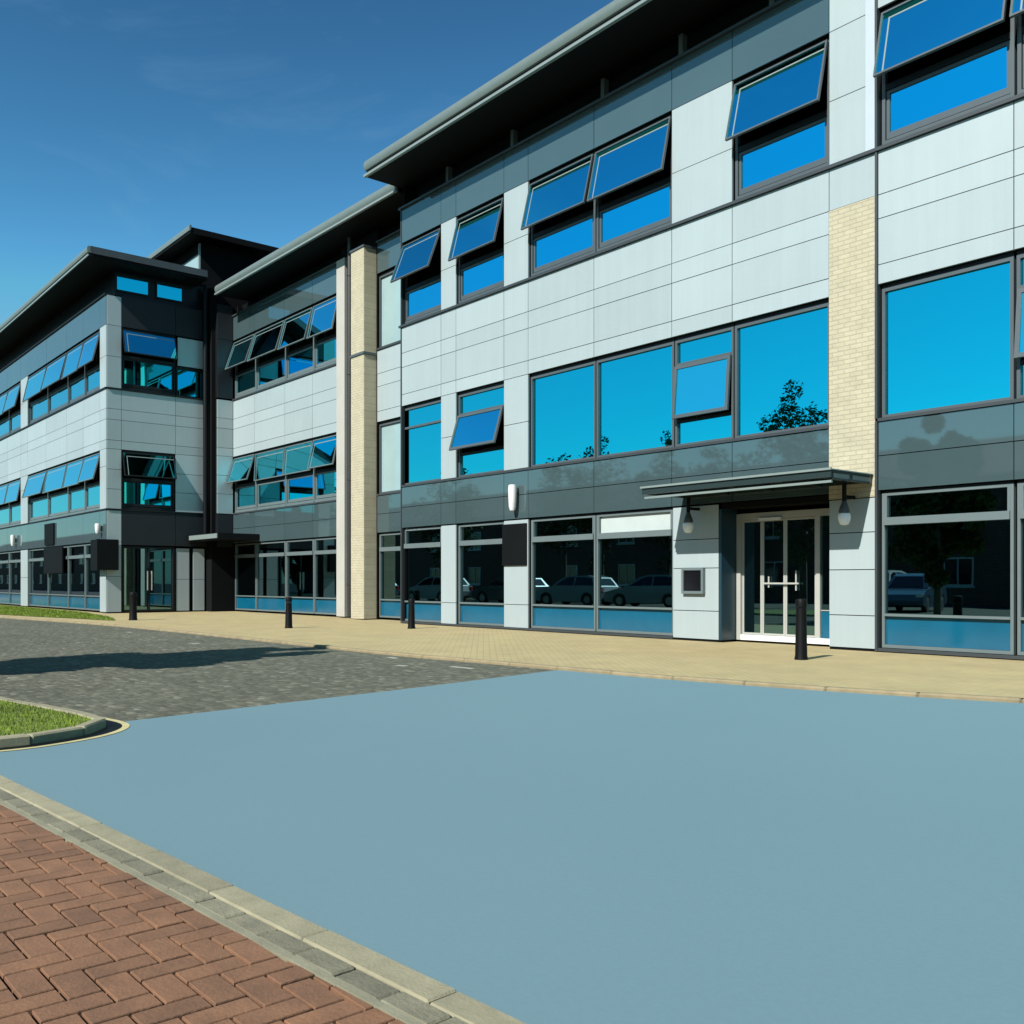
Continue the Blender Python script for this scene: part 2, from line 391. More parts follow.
# windows: top floor
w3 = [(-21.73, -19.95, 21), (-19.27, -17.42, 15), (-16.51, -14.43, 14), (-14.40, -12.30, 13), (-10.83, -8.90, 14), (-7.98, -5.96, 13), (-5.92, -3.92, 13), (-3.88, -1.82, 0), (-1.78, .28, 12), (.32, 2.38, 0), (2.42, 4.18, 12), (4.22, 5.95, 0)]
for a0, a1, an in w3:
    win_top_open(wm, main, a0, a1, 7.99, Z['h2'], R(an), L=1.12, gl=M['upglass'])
# first floor
win_fixed(wm, main, -21.73, -19.95, 3.70, 5.80, trans=5.22)
win_mid_open(wm, main, -19.27, -17.42, 3.70, 5.80, R(17), 4.30, 5.22)
win_fixed(wm, main, -16.51, -14.43, 3.70, 5.80); win_fixed(wm, main, -14.40, -12.28, 3.70, 5.80)
win_mid_open(wm, main, -12.25, -10.87, 3.70, 5.80, R(5), 4.22, 5.24)
win_fixed(wm, main, -10.84, -8.90, 3.70, 5.80)
win_fixed(wm, main, -7.98, -5.97, 3.70, 5.80)
win_mid_open(wm, main, -5.93, -3.92, 3.70, 5.80, R(6), 4.25, 5.25)
for i in range(2, 7): win_fixed(wm, main, big[i]+.03, big[i+1]-.03, 3.70, 5.80)
# ground floor
for a0, a1, bl in ((-21.73, -19.95, 0), (-19.27, -17.42, 0), (-16.50, -14.43, 0), (-14.40, -12.28, 1), (-7.98, -5.97, 0), (-5.92, -3.92, 1), (-3.88, -1.82, 0), (-1.78, .28, 0), (.32, 2.38, 0), (2.42, 4.18, 0), (4.22, 5.95, 0)):
    win_ground(wm, main, a0, a1, blind=bool(bl))
# entrance: recess lining + sliding doors
rc = MB()
rc.box(-11.148, -11.09, YM, YM+.47, .03, 2.53, 1); rc.box(-11.148, -8.88, YM-.0, YM+.9, 2.44, 2.54, 0); rc.box(-11.148, -8.88, YM+.62, YM+.89, 0, 2.43, 0)
rc.box(-8.90, -8.88, YM+.05, YM+.6, .03, 2.43, 0)
rc.build('entrance_recess', [M['core'], M['recess']], main)
wd = Wall('front', YM+.48)
d_ = MB()
wd.bx(d_, -11.08, -10.99, .03, 2.36, -.08, .05); wd.bx(d_, -10.99, -8.91, 2.24, 2.36, -.08, .06)
wd.bx(d_, -10.99, -8.91, .03, .13, -.08, .05, 1); wd.bx(d_, -9.42, -9.34, .13, 2.24, -.06, .03)
wd.bx(d_, -10.55, -10.08, 2.205, 2.26, .062, .11, 1)
door = d_.build('entrance_door', [M['door'], M['white']], main)
for a0, a1 in ((-10.985, -10.55), (-10.545, -10.06), (-10.055, -9.425)):
    f_ = MB(); frame_bars(wd, f_, a0, a1, .135, 2.235, .035, -.04, .0)
    lf = f_.build('door_leaf', M['door'], door)
    lf2 = MB(); wd.bx(lf2, a0+.036, a1-.036, .172, 2.198, -.025, -.015); lf2.build('pane', M['gglass'], door)
h_ = MB(); wd.bx(h_, -10.50, -9.75, 1.06, 1.09, .03, .055); wd.bx(h_, -10.40, -10.375, 1.0, 1.2, .012, .03); wd.bx(h_, -9.83, -9.805, .95, 1.3, .012, .03)
h_.build('handle', M['door'], door)
s_ = MB(); wd.bx(s_, -9.335, -8.91, .62, 2.235, -.03, -.015); s_.build('pane', M['gglass'], door)
s_ = MB(); wd.bx(s_, -9.335, -8.91, .135, .60, -.03, -.015); s_.build('spandrel_panel', M['spandrel'], door)
s_ = MB(); wd.bx(s_, -9.335, -8.91, .602, .618, -.03, .0); s_.build('transom', M['door'], door)
# canopy: steel frame, glazed top, brackets
cp = MB()
cy0, cx0, cx1 = YM-1.2, -11.95, -8.10
cp.box(cx0, cx1, cy0, cy0+.04, 2.69, 2.80, 0)
cp.box(cx0, cx0+.05, cy0+.05, YM-.01, 2.69, 2.80, 0); cp.box(cx1-.05, cx1, cy0+.05, YM-.01, 2.765, 2.80, 0); cp.box(cx1-.05, cx1, cy0+.05, YM-.01, 2.66, 2.69, 0); cp.box(cx1-.05, cx1, cy0+.55, cy0+.61, 2.691, 2.764, 0)
for x in (-10.9, -9.95, -9.0): cp.box(x, x+.05, cy0+.05, YM-.01, 2.68, 2.80, 0)
cp.box(cx0+.05, cx1-.05, YM-.10, YM-.02, 2.68, 2.80, 0)
cp.box(cx0+.02, cx1-.02, cy0+.045, cy0+.085, 2.615, 2.655, 1); cp.box(cx1-.045, cx1-.01, cy0+.09, YM-.02, 2.692, 2.763, 1)
cp.box(cx0-.02, cx1+.02, cy0-.03, cy0-.002, 2.80, 2.835, 1)
can = cp.build('canopy', [M['beam'], M['roofedge']], main)
g_ = MB(); g_.box(cx0-.02, cx1+.02, cy0, YM-.015, 2.803, 2.82)
gm, gnt, gb = mat('canopy_glass'); gb.inputs['Base Color'].default_value = (.14, .21, .20, 1); gb.inputs['Roughness'].default_value = .12; gb.inputs['Specular IOR Level'].default_value = .8
g_.build('pane', gm, can)
# roof: soffit, fascia gutter
def eave(parent, x0, x1, yf, yb, zs, zt):
    rf = MB(); rf.prism_x([(yf+.06, zs), (yb, zs), (yb, zs+1.0), (yf+.25, zt-.03), (yf+.06, zt-.06)], x0, x1)
    r_ = rf.build('roof', M['soffit'], parent)
    h = zt-zs
    gt = MB(); gt.prism_x([(yf+.20, zt), (yf+.09, zt+.02), (yf+.02, zt-.03), (yf-.02, zt-.11), (yf-.015, zt-.2), (yf+.02, zt-.27), (yf+.058, zt-.285)], x0-.02, x1+.02)
    gt.build('gutter', M['roof'], r_, smooth=True)
    ed = MB(); ed.box(x0-.03, x1+.03, yf-.02, yf+.058, zs-.005, zs+.055); ed.build('fascia', M['roofedge'], r_)
    return r_
rm = eave(main, -21.86, XR+.6, 13.12, YM+13.9, 11.735, 12.18)

# ================================================================== MIDDLE WING
YI = 15.05
wi = Wall('front', YI)
mid = thing('office_wing', 'middle office wing set back between the brick pier and the projecting far block', 'office building', (-28, YI+6, 0))
lp, dp, bk = ('light_cladding', 'light', mid), ('dark_cladding', 'dark', mid), MB()
mc = [-34.6, -32.75, -30.38, -28.36, -26.50]
wi.clad(lp, bk, mc, LZ); wi.clad(dp, bk, mc, [2.55, 3.10, 3.64]); wi.clad(dp, bk, mc, [10.2, 11.1])
sl = [-24.36, -23.0, -21.7]
wi.clad(lp, bk, sl, LZ); wi.clad(dp, bk, sl, [2.55, 3.10, 3.64]); wi.clad(dp, bk, sl, [10.2, 11.1])
bk.box(-34.58, -21.8, YI+.5, YI+13, 0, 11.5); bk.box(-34.58, -34.5, YI+.14, YI+.49, 0, 11.5); bk.box(-26.5, -24.36, YI+.0, YI+.49, 0, 11.5)
bk.build('wall', M['core'], mid)
for a0, a1 in ((-34.6, -26.5), (-24.36, -21.85)):
    tr = MB()
    wi.bx(tr, a0, a1, 7.93, 7.985, -.1, .04); wi.bx(tr, a0, a1, 3.645, 3.695, -.1, .025); wi.bx(tr, a0, a1, 11.10, 11.15, -.1, .05)
    tr.build('trim', M['trim'], mid)
cl = MB(); wi.bx(cl, -34.58, -21.9, 11.15, 11.6, -.45, -.35); cl.build('clerestory', M['clere'], mid)
for i, an in enumerate((19, 17, 15, 13)):
    win_top_open(wi, mid, mc[i]+.02, mc[i+1]-.02 - (.12 if i == 3 else 0), 7.99, Z['h2'], R(an), fm=M['frame_l'])
for i, an in enumerate((18, 3, 5, 13)):
    a0, a1 = mc[i]+.02, mc[i+1]-.02 - (.12 if i == 3 else 0)
    win_top_open(wi, mid, a0, a1, 3.70, 5.80, R(an), fm=M['frame_l'], L=.98)
for i in range(4): win_ground(wi, mid, mc[i]+.02, mc[i+1]-.02 - (.12 if i == 3 else 0))
for z0, z1 in ((7.99, 10.17), (3.70, 5.80)):
    o = win_fixed(wi, mid, -24.34, -23.02, z0, z1, gl=M['paleglass']); o['label'] = 'pale window in the slot beside the brick pier'
    win_fixed(wi, mid, -22.98, -21.9, z0, z1, gl=M['paleglass'])
win_ground(wi, mid, -24.34, -23.02); win_ground(wi, mid, -22.98, -21.9)
pl = MB(); wi.bx(pl, -26.60, -26.10, .03, 11.12, -.1, .10); pl.build('pilaster', M['pilaster'], mid)
pr = MB()
pr.box(-25.14, -24.44, 14.62, YI-.0, .02, 7.78); pr.box(-25.14, -24.44, 14.62, YI, 7.86, 10.92)
pr_o = pr.build('brick_pier', M['buffbrick'], mid)
pr = MB()
for z0, z1 in ((.02, 7.78), (7.86, 10.92)): pr.box(-24.438, -24.40, 14.625, YI, z0, z1)
pr.build('brick_return', M['buffside'], mid)
pc = MB(); pc.box(-25.17, -24.37, 14.59, YI, 7.785, 7.855); pc.box(-25.17, -24.37, 14.59, YI, 10.925, 10.98)
pc.build('coping', M['frame'], mid)
dpz = MB(); dpz.tube((-25.62, 14.86, .05), (-25.62, 14.86, 11.58), .075, n=14)
for z in (1, 4.2, 7.4, 10.4): dpz.tube((-25.62, 14.86, z), (-25.62, 14.86, z+.06), .092, n=14)
dpz.box(-25.66, -25.58, 14.86, YI-.01, 4.21, 4.25); dpz.box(-25.66, -25.58, 14.86, YI-.01, 10.41, 10.45)
dpz.build('downpipe', M['pipe'], mid, smooth=True)
eave(mid, -34.0, -21.9, 14.1, YI+12.9, 11.62, 11.98)

# ================================================================== FAR BLOCK
YT, XT = 10.62, -35.2
wt = Wall('front', YT); ws = Wall('side', XT)
far = thing('office_wing', 'far projecting office block with overhanging flat roof and shaded corner entrance', 'office building', (-46, YT+4, 0))
lp, dp, bk = ('light_cladding', 'light', far), ('dark_cladding', 'dark', far), MB()
cp_ = ('charcoal_cladding', 'charcoal', far)
TL = -62.0
tc = [TL, -60.0, -58.5, -55.6, -52.6, -50.0, -47.52, -46.28, -43.15, -40.18, -37.95, -35.93, -35.22]
wt.clad(lp, bk, tc, LZ); wt.clad(dp, bk, tc, [2.55, 3.64]); wt.clad(dp, bk, tc, [10.2, 11.25])
for a0, a1 in ((-60.0, -58.5), (-47.52, -46.28), (-35.93, -35.22)):
    wt.clad(lp, bk, [a0, a1], [.03, 1.3, 2.53]); wt.clad(lp, bk, [a0, a1], [3.70, 5.2, 5.82]); wt.clad(lp, bk, [a0, a1], [7.99, 9.1, 10.2])
# side wall
sy = [YT+.02, 11.14]
ws.clad(lp, bk, sy, [.03, 1.3, 2.53, 3.64]); ws.clad(lp, bk, sy, [3.70, 4.4, 5.1, 5.82]); ws.clad(lp, bk, sy, LZ); ws.clad(lp, bk, sy, [7.99, 9.1, 10.2, 11.25])
ws.clad(lp, bk, [11.14, 13.08, 14.26], LZ); ws.clad(lp, bk, [13.08, 14.26], [3.66, 4.4, 5.1, 5.82]); ws.clad(lp, bk, [13.16, 14.26], [9.1, 10.15])
ws.clad(cp_, bk, [11.14, 13.08, 14.26], [2.42, 3.64]); ws.clad(cp_, bk, [11.14, 13.08, 14.26], [10.2, 11.3])
ws.clad(lp, bk, [13.12, 13.62], [.03, 1.2, 2.35], n=-.05); ws.clad(lp, bk, [13.76, 14.2], [.03, 1.2, 2.35], n=-.05)
# narrow return beside the middle wing
wr = Wall('side', -34.6)
wr.clad(lp, bk, [14.42, 15.04], [3.66, 4.4, 5.1, 5.82, 6.13, 6.86, 7.24, 7.93]); wr.clad(cp_, bk, [14.42, 15.04], [2.4, 3.64]); wr.clad(cp_, bk, [14.42, 15.04], [7.99, 9.1, 10.2, 11.5])
bk.box(TL, XT-.5, YT+.5, 22, 0, 12.1); bk.box(TL, TL+.1, YT+.1, YT+.49, 0, 12.1)
bk.box(XT-.49, -34.75, 14.27, 22, 0, 12.1); bk.box(XT-.49, XT-.14, 13.64, 13.75, 0, 2.4)
bk.build('wall', M['core'], far)
for w_, a0, a1 in ((wt, TL, XT-.0), (ws, YT+.041, 14.26)):
    tr = MB()
    w_.bx(tr, a0, a1, 7.93, 7.985, -.1, .04); w_.bx(tr, a0, a1, 3.645, 3.695, -.1, .025)
    tr.build('trim', M['darkframe'], far)
tr = MB(); wt.bx(tr, TL, XT, 11.25, 11.30, -.1, .05); tr.build('trim', M['darkframe'], far)
cl = MB(); wt.bx(cl, TL, XT-.05, 11.30, 12.2, -.45, -.35); ws.bx(cl, YT+.3, 14.26, 11.30, 12.2, -.2, -.06); cl.build('clerestory', M['clere'], far)
cols_ = [(-57.0+1.4, -52.62), (-52.58, -50.02), (-49.98, -47.54), (-46.26, -43.17), (-43.13, -40.20), (-40.16, -37.97), (-37.93, -35.95), (-58.48, -55.62), (TL+.02, -60.02)]
for i, (a0, a1) in enumerate(cols_):
    win_top_open(wt, far, a0, a1, 7.99, Z['h2'], R(12 if i % 2 else 14), fm=M['frame'])
    win_top_open(wt, far, a0, a1, 3.70, 5.80, R(11 if i % 3 else 15), fm=M['frame_l'], L=.98)
    win_ground(wt, far, a0, a1)
win_top_open(ws, far, 11.16, 13.10, 7.99, 10.18, R(17), fm=M['darkframe'], L=.9)
win_fixed(ws, far, 13.14, 14.24, 7.99, 9.08, fm=M['darkframe'])
win_top_open(ws, far, 11.16, 13.06, 3.70, 5.80, R(17), fm=M['darkframe'], L=.9)
for a0, a1 in ((11.0, 12.08), (12.42, 13.32)):
    mb = MB(); frame_bars(ws, mb, a0-.06, a1+.06, 11.45, 12.08, .055, -.055, -.002); o = mb.build('window', M['darkframe'], far)
    pane(ws, o, a0, a1, 11.51, 12.02, M['glass'], n=-.02)
# side entrance
mb = MB(); frame_bars(ws, mb, 11.18, 13.06, .03, 2.38, .07, -.12, -.03); ws.bx(mb, 12.10, 12.16, .10, 2.31, -.12, -.03)
o = mb.build('entrance_door', M['darkframe'], far)
pane(ws, o, 11.252, 12.098, .102, 2.308, M['gglass']); pane(ws, o, 12.162, 12.988, .102, 2.308, M['gglass'])
hb = MB(); ws.bx(hb, 12.04, 12.07, .8, 1.5, -.03, .04); ws.bx(hb, 12.19, 12.22, .8, 1.5, -.03, .04); hb.build('handle', M['door'], o)
cnp = MB(); cnp.box(XT+.02, -32.3, 13.5, YI-.02, 2.60, 2.82, 0); cnp.box(XT+.3, -32.35, 13.47, 13.498, 2.64, 2.80, 1)
cnp.build('canopy', [M['black'], M['roofedge']], far)
# flat roof with overhang on two sides
rf = MB(); rf.box(TL-.5, -34.37, 9.80, 13.95, 12.22, 12.30); rf.box(TL-.5, -34.42, 9.85, 13.93, 12.301, 12.50); rf.box(TL-.5, -35.3, 13.96, 20, 12.22, 12.5)
rt = rf.build('roof', M['soffit'], far)
gt = MB(); gt.prism_x([(9.84, 12.55), (9.79, 12.56), (9.74, 12.50), (9.735, 12.40), (9.77, 12.34), (9.845, 12.33)], TL-.5, -34.36)
gt.build('gutter', M['roof'], rt, smooth=True)
ed = MB(); ed.box(TL-.5, -34.36, 9.76, 9.798, 12.215, 12.275); ed.build('fascia', M['roofedge'], rt)
e2 = MB(); e2.box(-34.418, -34.34, 9.846, 13.95, 12.32, 12.56); e2.build('fascia', M['lampgrey'], rt)
# stair core above
sc_ = MB(); sc_.box(-46, -37.1, 14.8, 17.2, 12.0, 14.55); sc_.build('stair_core', M['core'], far)
scg = MB(); scg.box(-40.6, -37.25, 14.74, 14.79, 12.9, 14.1); scg.build('pane', M['paleglass'], far)
scf = MB(); scf.box(-37.22, -37.10, 14.73, 14.79, 12.55, 14.5); scf.build('trim', M['roofedge'], far)
rf = MB(); rf.box(-41.3, -36.4, 14.1, 17.8, 14.57, 14.80); r2 = rf.build('roof', M['soffit'], far)
gt = MB(); gt.prism_x([(14.16, 14.86), (14.08, 14.87), (14.05, 14.78), (14.06, 14.66), (14.098, 14.64)], -41.3, -36.38); gt.build('gutter', M['roof'], r2, smooth=True)
dpz = MB(); dpz.tube((-34.95, 14.12, 2.9), (-34.95, 14.12, 12.2), .09, n=12); dpz.build('downpipe', M['black'], far, smooth=True)

# ================================================================== WALL FITTINGS
def bulkhead(x, y, z, label, k=1.):
    t = thing('wall_lamp', label, 'lamp', (x, y, z), 'white wall lamps on the dark bands')
    b_ = MB(); b_.box(x-.05*k, x+.05*k, y-.07, y, z-.10, z+.10); b_.build('bracket', M['lampgrey'], t)
    s_ = MB(); s_.lathe((x, y-.14, z), [(.02, -.30*k), (.06, -.29*k), (.085, -.2*k), (.095, 0), (.10, .2*k), (.09, .29*k), (.06, .30*k)], 18); s_.build('shade', M['white'], t, smooth=True)
    return t
bulkhead(-16.92, YM, 3.03, 'slim white wall lamp on the dark band left of the entrance, above a black panel')
bulkhead(-48.35, YT, 3.0, 'small white wall lamp on the far block beside its left white pilaster', .85)
bulkhead(-35.7, YT, 3.0, 'small white wall lamp at the far block corner above the black box sign', .6)
def lantern(x, label):
    y = YM-.30; t = thing('canopy_lamp', label, 'lamp', (x, y, 2.2), 'lamps hanging at the entrance canopy')
    a = MB(); a.tube((x, y, 2.37), (x, y, 2.675), .035, n=10); a.box(x-.025, x+.025, y, YM-.001, 2.44, 2.49); a.build('stem', M['black'], t)
    c = MB(); c.lathe((x, y, 2.2), [(.035, .19), (.05, .15), (.075, .08), (.09, .03), (.08, .0)][::-1], 18); c.build('cap', M['lampgrey'], t, smooth=True)
    d = MB(); d.lathe((x, y, 2.2), [(.03, -.19), (.07, -.175), (.098, -.10), (.10, -.03), (.085, -.002)], 18); d.build('diffuser', M['opal'], t, smooth=True)
lantern(-11.62, 'round white lantern under the left end of the entrance canopy')
lantern(-8.42, 'round white lantern under the right end of the entrance canopy, below the brick pier')
ep = thing('entry_panel', 'black screen in a grey steel box on the pale wall left of the entrance doors', 'entry panel', (-11.72, YM, 1.15))
b_ = MB(); frame_bars(wm, b_, -11.98, -11.46, .88, 1.37, .05, .003, .075); wm.bx(b_, -11.93, -11.51, .93, 1.32, .003, .03); b_.build('frame', M['frame_l'], ep)
b_ = MB(); wm.bx(b_, -11.93, -11.51, .94, 1.32, .031, .05); b_.build('screen', M['screen'], ep)
sg = 'blank black sign panels on the fronts'
def sign(label, *boxes):
    b_ = MB()
    for bb in boxes: b_.box(*bb)
    o = b_.build('sign_panel', M['signblack'], bevel=.008); tag(o, label, 'sign', sg)
sign('blank black sign panel on the pale pier under the slim white wall lamp', (-17.42, -16.56, YM-.045, YM-.003, 1.48, 2.44))
sign('wide blank black sign panel over the ground windows of the far block', (-43.1, -40.35, YT-.12, YT-.06, 1.45, 2.52))
sign('narrow upright black sign panel on the far block dark band, above the wide one', (-43.2, -41.85, YT-.07, YT-.002, 2.62, 3.50))
b_ = MB(); b_.prism_x([(10.25, 1.52), (10.98, 1.52), (10.98, 2.60), (10.25, 2.60)], -35.16, -34.98); b_.prism_x([(10.35, 1.52), (10.58, 1.52), (10.58, 2.60), (10.35, 2.60)], -36.1, -35.162)
tag(b_.build('sign_panel', M['signblack']), 'black box sign wrapping the shaded corner of the far block', 'sign', sg)

# ================================================================== GROUND
def sheet(name, pts, z, m_, kind='structure'):
    mb = MB(); mb.poly([(x, y, z) for x, y in pts]); o = mb.build(name, m_, fix=False)
    if o.data.polygons[0].normal.z < 0: o.data.flip_normals()
    return struct(o, kind)
sheet('ground', [(-500, -500), (500, -500), (500, 500), (-500, 500)], -.10, M['asphalt'])
def cat(pts, n=6, closed=False):      # Catmull-Rom
    out = []; L = len(pts); rng = range(L if closed else L-1)
    for i in rng:
        g = lambda k: Vector(pts[k % L] if closed else pts[max(0, min(L-1, k))])
        p0, p1, p2, p3 = g(i-1), g(i), g(i+1), g(i+2)
        for t in range(n):
            u = t/n; out.append(tuple(.5*((2*p1)+(-p0+p2)*u+(2*p0-5*p1+4*p2-p3)*u*u+(-p0+3*p1-3*p2+p3)*u**3)))
    if not closed: out.append(tuple(pts[-1]))
    return out
KF = cat([(-75, 4.6), (-45, 5.9), (-34, 7.05), (-26, 7.95), (-18, 8.14), (-13, 8.15), (-10.5, 8.38), (-7.7, 8.60), (-5.4, 9.05), (-3.9, 9.52), (-1.5, 10.2), (3, 10.8), (30, 11.2)], 6)
sheet('road', [(-75, -14), (30, -14)]+[(x, y+.06) for x, y in reversed(KF)], -.052, M['setts'])
sheet('pavement', [(-75, 30), (30, 30)]+[(x, y+.12) for x, y in reversed(KF)], -.010, M['pave'])
def kerbstrip(name, line, w0, w1, z0, z1, m_, L=.915, gap=.006, bevel=.012, closed=False):
    # individual kerb stones following a polyline; offsets to the left of travel
    pts = [Vector(p) for p in line]; 
    if closed: pts.append(pts[0])
    cum = [0]
    for a, b_ in zip(pts, pts[1:]): cum.append(cum[-1]+(b_-a).length)
    def at(s_):
        s_ = max(0, min(cum[-1], s_))
        for i in range(len(pts)-1):
            if s_ <= cum[i+1] or i == len(pts)-2:
                t = (s_-cum[i])/max(1e-6, cum[i+1]-cum[i]); p = pts[i].lerp(pts[i+1], t); 
                d = (pts[i+1]-pts[i]).normalized(); return p, Vector((-d.y, d.x))
    mb = MB(); n = int(cum[-1]/L)
    for k in range(n):
        a, na = at(k*L+gap); c, nc = at((k+1)*L-gap); j = random.uniform(-.003, .003)
        q = [a+na*w0, c+nc*w0, c+nc*w1, a+na*w1]
        mb.quadbox([(*q[0], z0), (*q[1], z0), (*q[2], z0), (*q[3], z0), (*q[0], z1+j), (*q[1], z1+j), (*q[2], z1+j), (*q[3], z1+j)])
    return struct(mb.build(name, m_, bevel=bevel))
kerbstrip('kerb', KF, 0, .13, -.11, -.006, M['kerb_road'], gap=.001, bevel=.018)
# near path: line of the kerb, direction rotated a little from the facade
kd = Vector((4.0, .29)).normalized(); kn = Vector((-kd.y, kd.x)); k0 = Vector((-1.76, 1.505))
def K(t, o): p = k0+kd*t+kn*o; return (p.x, p.y)
corner = K(-4.75, 0)
nk = [(-2.2, -7.5), (-4.6, -1.2), (-6.15, .6)]
near = cat([(-2.2, -7.5), (-4.6, -1.6), (-6.05, .35), (-6.1, 1.08), K(-3.9, 0)], 5)[:-1]+[K(-3.9, 0), K(0, 0), K(12, 0)]
nearline = [K(-4.45, 0), K(0, 0), K(12, 0)]
sheet('path', [K(-4.4, -.3), K(12, -.3), (12, -8), (-2.2, -8)], .022, M['joint'])
sheet('path_edge', [K(-4.5, -.02), K(12, -.02), K(12, -.28), K(-4.5, -.28)], .010, M['joint'])
kerbstrip('kerb', nearline, -.102, 0, -.11, .042, M['kerb'], L=.60, gap=.0025, bevel=.006)
kerbstrip('kerb', [(-2.1, -8), K(-4.5, -.1)], -.118, 0, -.11, .042, M['kerb'], L=.60, gap=.004)
kerbstrip('path_edging', nearline, -.186, -.105, -.11, .040, M['greysett'], L=.205, gap=.005, bevel=.006)
mb = MB(); mb.quadbox([(*K(-4.45, -.214), -.11), (*K(12, -.214), -.11), (*K(12, -.190), -.11), (*K(-4.45, -.190), -.11), (*K(-4.45, -.214), .043), (*K(12, -.214), .043), (*K(12, -.190), .043), (*K(-4.45, -.190), .043)])
struct(mb.build('path_edging', M['strip']))
# herringbone clay pavers
bm = bmesh.new()
ang = R(-3.0)+math.atan2(kd.y, kd.x)
ux = Vector((math.cos(ang), math.sin(ang))); uy = Vector((-ux.y, ux.x)); B = .09; org = Vector((-2.5, .6))
def paver(i0, j0, i1, j1):
    g = .0048; zt = .040+random.uniform(-.002, .002); ch = .003
    vs = []
    for (zz, e) in ((-.02, 0), (zt-ch, 0), (zt, ch*.5)):
        for a, c in ((i0, j0), (i1, j0), (i1, j1), (i0, j1)):
            p = org+ux*(a*B+(g+e if a == i0 else -g-e))+uy*(c*B+(g+e if c == j0 else -g-e)); vs.append(bm.verts.new((p.x, p.y, zz)))
    for r0 in (0, 4):
        for k in range(4): bm.faces.new([vs[r0+k], vs[r0+(k+1) % 4], vs[r0+4+(k+1) % 4], vs[r0+4+k]])
    bm.faces.new(vs[8:12])
for i in range(-60, 74):
    for j in range(-60, 30):
        r_ = (i-j) % 4
        c = org+ux*i*B+uy*j*B
        if c.x > 1.5 or c.y < -2.2 or (c-k0).dot(kn) > .1 or c.x < -7: continue
        if r_ == 0: paver(i, j, i+2, j+1)
        elif r_ == 3: paver(i, j, i+1, j+2)   # upright block
pco = k0+kn*(-.217)
bmesh.ops.bisect_plane(bm, geom=bm.verts[:]+bm.edges[:]+bm.faces[:], plane_co=(pco.x, pco.y, 0), plane_no=(kn.x, kn.y, 0), clear_outer=True)
a_ = Vector((-2.1, -8)); b2 = Vector(K(-4.5, -.1)); dd = (b2-a_).normalized(); nn = Vector((-dd.y, dd.x)); pc2 = a_-nn*.13
bmesh.ops.bisect_plane(bm, geom=bm.verts[:]+bm.edges[:]+bm.faces[:], plane_co=(pc2.x, pc2.y, 0), plane_no=(nn.x, nn.y, 0), clear_outer=True)
me = bpy.data.meshes.new('brick_paving'); bm.to_mesh(me); bm.free(); me.materials.append(M['paver'])
o = bpy.data.objects.new('brick_paving', me); col.objects.link(o); struct(o)
# grass island with kerb and yellow line
isl = cat([(-10.4, 2.02), (-9.3, 2.22), (-8.45, 2.36), (-7.95, 2.40), (-7.62, 2.20), (-7.42, 1.85), (-7.36, 1.47), (-7.5, .6), (-8.6, -1.2), (-12, -2.6), (-22, -2.9), (-32, -1.5), (-34, 0), (-30, 1.1), (-20, 1.55), (-13, 1.78)], 6, True)
def area(p): return sum(a[0]*b_[1]-b_[0]*a[1] for a, b_ in zip(p, p[1:]+p[:1]))
if area(isl) < 0: isl.reverse()
kerbstrip('kerb', isl, .0, .10, -.11, .022, M['kerb'], L=.45, closed=True, gap=.003)
def offset(p, d):
    out = []
    for i in range(len(p)):
        a, b_ = Vector(p[i-1]), Vector(p[(i+1) % len(p)]); t = (b_-a).normalized(); out.append((p[i][0]-t.y*d, p[i][1]+t.x*d))
    return out
ins = offset(isl, .095)
sheet('grass_ground', ins, .012, M['soil'])
# pale painted line round the island nose
yl = offset(isl, -.17); yl2 = offset(isl, -.115)
mb = MB()
for i in range(len(isl)):
    j = (i+1) % len(isl)
    if isl[i][0] > -11 and isl[i][1] > .3: mb.poly([(*yl[i], -.044), (*yl[j], -.044), (*yl2[j], -.044), (*yl2[i], -.044)])
o = mb.build('road_line', M['yellow'], fix=False); struct(o)
mb = MB()
for i in range(len(isl)):
    j = (i+1) % len(isl)
    if isl[i][0] > -11 and isl[i][1] > .3: mb.poly([(*yl2[i], -.045), (*yl2[j], -.045), (*isl[j], -.045), (*isl[i], -.045)])
struct(mb.build('black_strip', M['black'], fix=False))  # flat black strip between the island kerb and the yellow line
# blue coated road surface
bl = [(-9.25, 8.43), (-8.72, 6.0), (-8.40, 4.2), (-8.12, 2.60)]
nose = [q for q in offset(isl, -.165) if q[0] > -8.1 and -.5 < q[1] < 2.6]
nose.sort(key=lambda q: -q[1])
bpoly = bl+nose+[(-6.7, -.4), K(-4.6, -.03), K(0, -.03), K(12, -.03), (20, 1.5), (20, 11.0)]+[(x, y+.02) for x, y in reversed(KF) if -9.1 < x < 20]
sheet('road_coating', bpoly, -.048, M['bluecoat'])
# small worn white marks on the setts
mb = MB()
for x, y, a, l in ((-10.35, 7.72, .1, .42), (-11.1, 7.25, .2, .2), (-12.35, 7.9, .0, .25), (-17.6, 6.9, .2, .3), (-22.5, 7.3, .1, .3)):
    c, s_ = math.cos(a), math.sin(a)
    mb.poly([(x+u*c-v*s_, y+u*s_+v*c, -.0485) for u, v in ((-l/2, -.05), (l/2, -.05), (l/2, .05), (-l/2, .05))])
struct(mb.build('road_marking', M['whitepaint'], fix=False))
